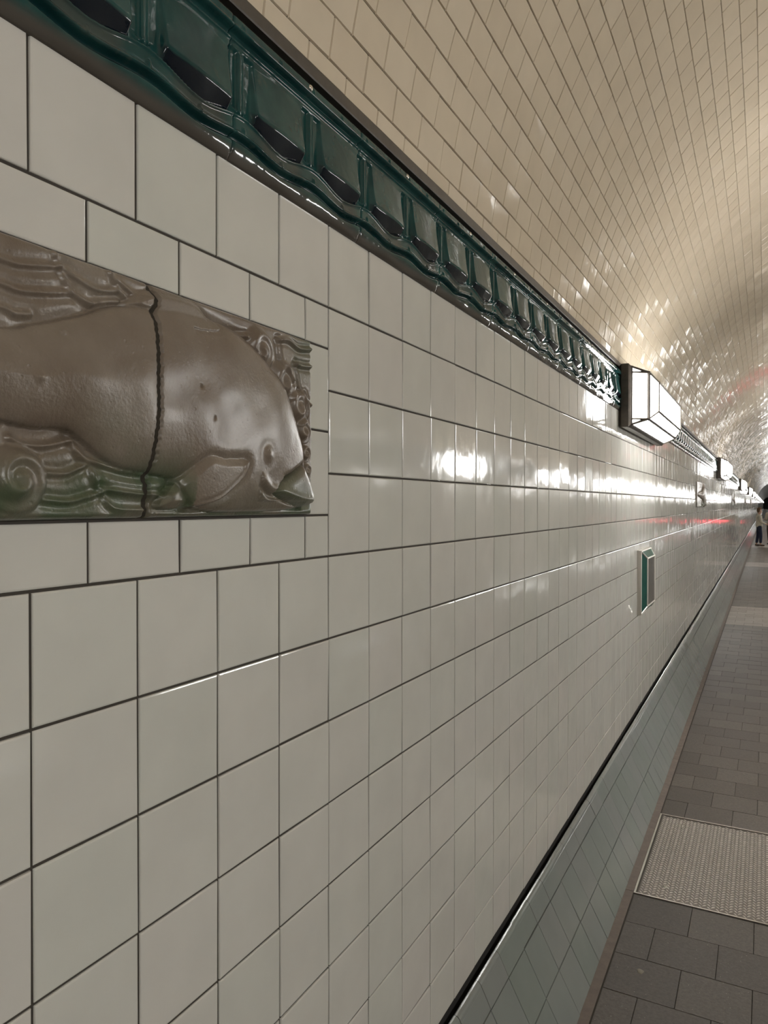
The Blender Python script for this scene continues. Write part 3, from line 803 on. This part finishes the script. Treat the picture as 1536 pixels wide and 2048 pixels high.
# ------------------------------------------------------------------ people
def skin_obj(name, pts, edges, radii, mat, parent, sub=2, root=0):
    me = bpy.data.meshes.new(name); me.from_pydata(pts, edges, []); me.update()
    o = link(name, me, mat, parent)
    sk = o.modifiers.new('Skin', 'SKIN'); sk.use_smooth_shade = True; sk.branch_smoothing = .4
    for i, r_ in enumerate(radii):
        v = me.skin_vertices[0].data[i]; v.radius = (r_, r_) if not isinstance(r_, tuple) else r_
        v.use_root = (i == root)
    ss = o.modifiers.new('Subdivision', 'SUBSURF'); ss.levels = sub; ss.render_levels = sub
    return o
def person(loc, rz, label, cols, elbow_r, hand_r, elbow_l, hand_l, stride=.05, scale=1.0):
    """faces local +y, right hand at +x"""
    root = props(empty('person', loc, rz), label, 'person', None); root.scale = (scale,)*3
    P, E, Rr = [], [], []
    def v(p, r_, frm=None):
        P.append(p); Rr.append(r_)
        if frm is not None: E.append((frm, len(P)-1))
        return len(P)-1
    pel = v((0, 0, .93), .112); waist = v((0, .005, 1.08), (.132, .098), pel); chest = v((0, .0, 1.25), (.155, .112), waist); ub = v((0, -.01, 1.37), (.135, .088), chest)
    nk = v((0, .0, 1.45), .052, ub); hd = v((0, .025, 1.54), (.072, .085), nk); h2 = v((0, .02, 1.62), (.078, .094), hd); v((0, .01, 1.69), (.062, .075), h2)
    v((0, .115, 1.545), .014, hd)                                    # nose
    joints = {}
    for s, el, ha in ((1, elbow_r, hand_r), (-1, elbow_l, hand_l)):
        sh = v((s*.165, -.01, 1.37), .055, ub); e1 = v(el, .042, sh); w1 = v(ha, .028, e1)
        d = (Vector(ha)-Vector(el)).normalized(); side = d.cross(Vector((0, 0, 1)))
        side = side.normalized() if side.length > .1 else Vector((1, 0, 0))
        pm = Vector(ha)+d*.06; p_ = v(tuple(pm), (.036, .018), w1)
        for k, ln in enumerate((.068, .078, .074, .058)):
            b0 = pm+d*.022+side*(.027-.018*k); f1 = b0+d*ln*.5; f2 = f1+(d*.6+Vector((0, 0, -.6)))*ln*.5
            a1 = v(tuple(b0), .0095, p_); a2 = v(tuple(f1), .0088, a1); v(tuple(f2), .0075, a2)
        th = pm-d*.03+side*.03*s; t1 = v(tuple(th), .011, p_); v(tuple(th+d*.035+side*.02*s), .0095, t1)
        joints[s] = (sh, e1, w1)
    legs = {}
    for s, st in ((1, stride), (-1, -stride)):
        hp_ = v((s*.092, 0, .86), .080, pel); kn = v((s*.095, st*.6+.015, .48), .058, hp_); an = v((s*.10, st-.02, .085), .040, kn)
        hl = v((s*.10, st-.05, .035), .034, an); v((s*.105, st+.13, .028), .030, hl); legs[s] = (hp_, kn, an)
    skin_obj('body', P, E, Rr, cols['skin'], root, 2, pel)
    # garments
    gp, ge, gr = [], [], []
    def w_(p, r_, frm=None):
        gp.append(p); gr.append(r_)
        if frm is not None: ge.append((frm, len(gp)-1))
        return len(gp)-1
    a0 = w_((0, 0, .83), .150); am = w_((0, 0, .96), .160, a0); a1 = w_((0, .005, 1.10), .145, am); a2 = w_((0, 0, 1.25), .158, a1); a3 = w_((0, -.01, 1.37), .115, a2); w_((0, 0, 1.455), .066, a3)
    for s, el, ha in ((1, elbow_r, hand_r), (-1, elbow_l, hand_l)):
        b1 = w_((s*.17, -.01, 1.375), .078, a3); b2 = w_(el, .066, b1); w_(tuple(Vector(ha)*.96+Vector(el)*.04), .048, b2)
    skin_obj('sweater', gp, ge, gr, cols['top'], root, 2, 0)
    gp, ge, gr = [], [], []
    a00 = w_((0, 0, 1.04), .105); a0 = w_((0, 0, .93), .128, a00)
    for s in (1, -1):
        b1 = w_(tuple(P[legs[s][0]]), .098, a0); b2 = w_(tuple(P[legs[s][1]]), .075, b1); w_((P[legs[s][2]][0], P[legs[s][2]][1], .115), .058, b2)
    skin_obj('trousers', gp, ge, gr, cols['legs'], root, 2, 0)
    for s, st in ((1, stride), (-1, -stride)):
        gp, ge, gr = [], [], []
        b1 = w_((s*.10, st-.04, .075), (.050, .050)); b2 = w_((s*.10, st-.06, .045), (.046, .044), b1); b3 = w_((s*.103, st+.04, .042), (.046, .038), b2); w_((s*.106, st+.155, .036), (.042, .030), b3)
        skin_obj('shoe', gp, ge, gr, cols['shoe'], root, 2, 0)
    bm = bmesh.new(); bmesh.ops.create_uvsphere(bm, u_segments=24, v_segments=16, radius=1.0)
    for v_ in bm.verts:                                              # a cap of hair that falls to the nape and leaves the face free
        x, y, z = v_.co
        face = max(0.0, y)*max(0.0, .55-z)
        y2 = y-1.15*face
        drop = max(0.0, -z)*max(0.0, .25-y2)*.9
        wob = 1+.035*math.sin(9*x+5*z)*math.sin(7*y+2)
        v_.co = (x*.094*wob*(1-.12*max(0, -z)), y2*.112*wob+.008, z*.112*wob-drop*.10)
    o_ = link('hair', bm_mesh('hair', bm), cols['hair'], root, True); o_.location = (0, .004, 1.655)
    return root
def cloth(n, c): return plain(n, c, .85, nscale=40, nd=.002, var=tuple(x*.85 for x in c))
skinm = plain('skin', (.46, .29, .21), .5, nscale=60, nd=.0005)
p1 = person((-.245, 34.7, ZF), -PI/2+.25, 'standing person in a cream sweater and navy trousers beside the left wall', dict(skin=skinm, top=cloth('cream_knit', (.56, .52, .43)), legs=cloth('navy_denim', (.018, .026, .055)), shoe=cloth('brown_leather', (.055, .035, .025)), hair=cloth('brown_hair', (.13, .075, .038))),
       (.20, .02, 1.10), (.17, .24, 1.00), (-.20, -.02, 1.10), (-.14, .22, 1.04), .06, .94)
p2 = person((.205, 36.2, ZF), .35, 'person in a pale sweater and dark brown trousers, half cut off by the right edge', dict(skin=skinm, top=cloth('pale_sweater', (.45, .38, .31)), legs=cloth('dark_brown_cloth', (.045, .028, .020)), shoe=cloth('black_leather', (.02, .018, .016)), hair=cloth('dark_red_hair', (.09, .022, .022))),
       (.21, .0, 1.10), (.20, .20, 1.12), (-.21, .0, 1.10), (-.20, .20, 1.12), .08, 1.0)

# ------------------------------------------------------------------ small car far down the roadway (seen as red streaks mirrored in the glaze)
car = props(empty('car', (CX, 52.0, ZROAD)), 'small dark car on the roadway, its red tail lights mirrored in the tiled wall', 'car')
secs = [(-1.75, .66, .42, .88), (-1.70, .70, .24, .95), (-1.45, .72, .22, 1.00), (-.9, .73, .20, .98), (.8, .73, .20, .95), (1.45, .71, .22, .82), (1.75, .62, .30, .66)]
bm = bmesh.new(); rings = []
for (y, hw, z0, z1) in secs:
    rings.append([bm.verts.new(p) for p in ((-hw*.9, y, z0), (hw*.9, y, z0), (hw, y, z0+.15), (hw, y, z1-.12), (hw*.92, y, z1), (-hw*.92, y, z1), (-hw, y, z1-.12), (-hw, y, z0+.15))])
for a, b_ in zip(rings[:-1], rings[1:]):
    for i in range(8): bm.faces.new((a[i], a[(i+1) % 8], b_[(i+1) % 8], b_[i]))
bm.faces.new(rings[0][::-1]); bm.faces.new(rings[-1]); bmesh.ops.recalc_face_normals(bm, faces=bm.faces)
link('body_shell', bm_mesh('body_shell', bm), plain('car_paint', (.03, .033, .04), .25, nscale=10, nd=.0002), car)
bm = bmesh.new(); r0 = [(-.66, -1.62, .96), (.66, -1.62, .96), (.66, .75, .93), (-.66, .75, .93)]; r1 = [(-.54, -1.30, 1.42), (.54, -1.30, 1.42), (.54, .15, 1.40), (-.54, .15, 1.40)]
add_prism(bm, r0, r1); bmesh.ops.recalc_face_normals(bm, faces=bm.faces); link('cabin', bm_mesh('cabin', bm), M['dglass'], car)
bm = bmesh.new(); add_box(bm, (-.55, -1.32, 1.41), (.55, .17, 1.45)); link('roof_panel', bm_mesh('roof_panel', bm), plain('car_roof_paint', (.03, .033, .04), .25, nscale=10, nd=.0002), car)
for x in (-.66, .66):
    for y in (-1.10, 1.12):
        bm = bmesh.new(); n = 20; rg = [(y+.29*math.cos(2*PI*i/n), .29+.29*math.sin(2*PI*i/n)) for i in range(n)]
        add_prism(bm, [(x-.085, a, b_) for a, b_ in rg], [(x+.085, a, b_) for a, b_ in rg]); bmesh.ops.recalc_face_normals(bm, faces=bm.faces)
        link('wheel', bm_mesh('wheel', bm), plain('tyre_rubber', (.02, .02, .02), .8, nscale=50, nd=.001), car)
for x in (-.57, .57):
    bm = bmesh.new(); add_box(bm, (x-.12, -1.80, .68), (x+.12, -1.70, .90)); link('tail_light', bm_mesh('tail_light', bm), M['red'], car)

# ------------------------------------------------------------------ camera
FPX, PSI, PIT, ROL = 1441.95, 0.486872, -0.010918, 0.000258
f_ = Vector((-math.sin(PSI)*math.cos(PIT), math.cos(PSI)*math.cos(PIT), math.sin(PIT)))
r0_ = Vector((math.cos(PSI), math.sin(PSI), 0)); u0_ = r0_.cross(f_)
r_ = r0_*math.cos(ROL)+u0_*math.sin(ROL); u_ = u0_*math.cos(ROL)-r0_*math.sin(ROL)
cam = bpy.data.cameras.new('camera'); co = bpy.data.objects.new('camera', cam); C.objects.link(co)
co.matrix_world = Matrix(((r_.x, u_.x, -f_.x, 0), (r_.y, u_.y, -f_.y, 0), (r_.z, u_.z, -f_.z, 0), (0, 0, 0, 1)))
cam.sensor_fit = 'HORIZONTAL'; cam.sensor_width = 36; cam.lens = 36*FPX/1536; cam.clip_start = .02; cam.clip_end = 400
sc = bpy.context.scene; sc.camera = co
w_d = bpy.data.worlds.new('World'); sc.world = w_d; w_d.use_nodes = True
w_d.node_tree.nodes['Background'].inputs[0].default_value = (.02, .02, .02, 1); w_d.node_tree.nodes['Background'].inputs[1].default_value = .2
vs = sc.view_settings; vs.view_transform = 'Standard'; vs.look = 'None'; vs.exposure = 1.60; vs.gamma = 1.0; vs.use_curve_mapping = False
sc.cycles.max_bounces = 10; sc.cycles.diffuse_bounces = 6; sc.cycles.glossy_bounces = 6; sc.cycles.use_denoising = True
sc.cycles.sample_clamp_indirect = 6.0; sc.cycles.sample_clamp_direct = 5.0
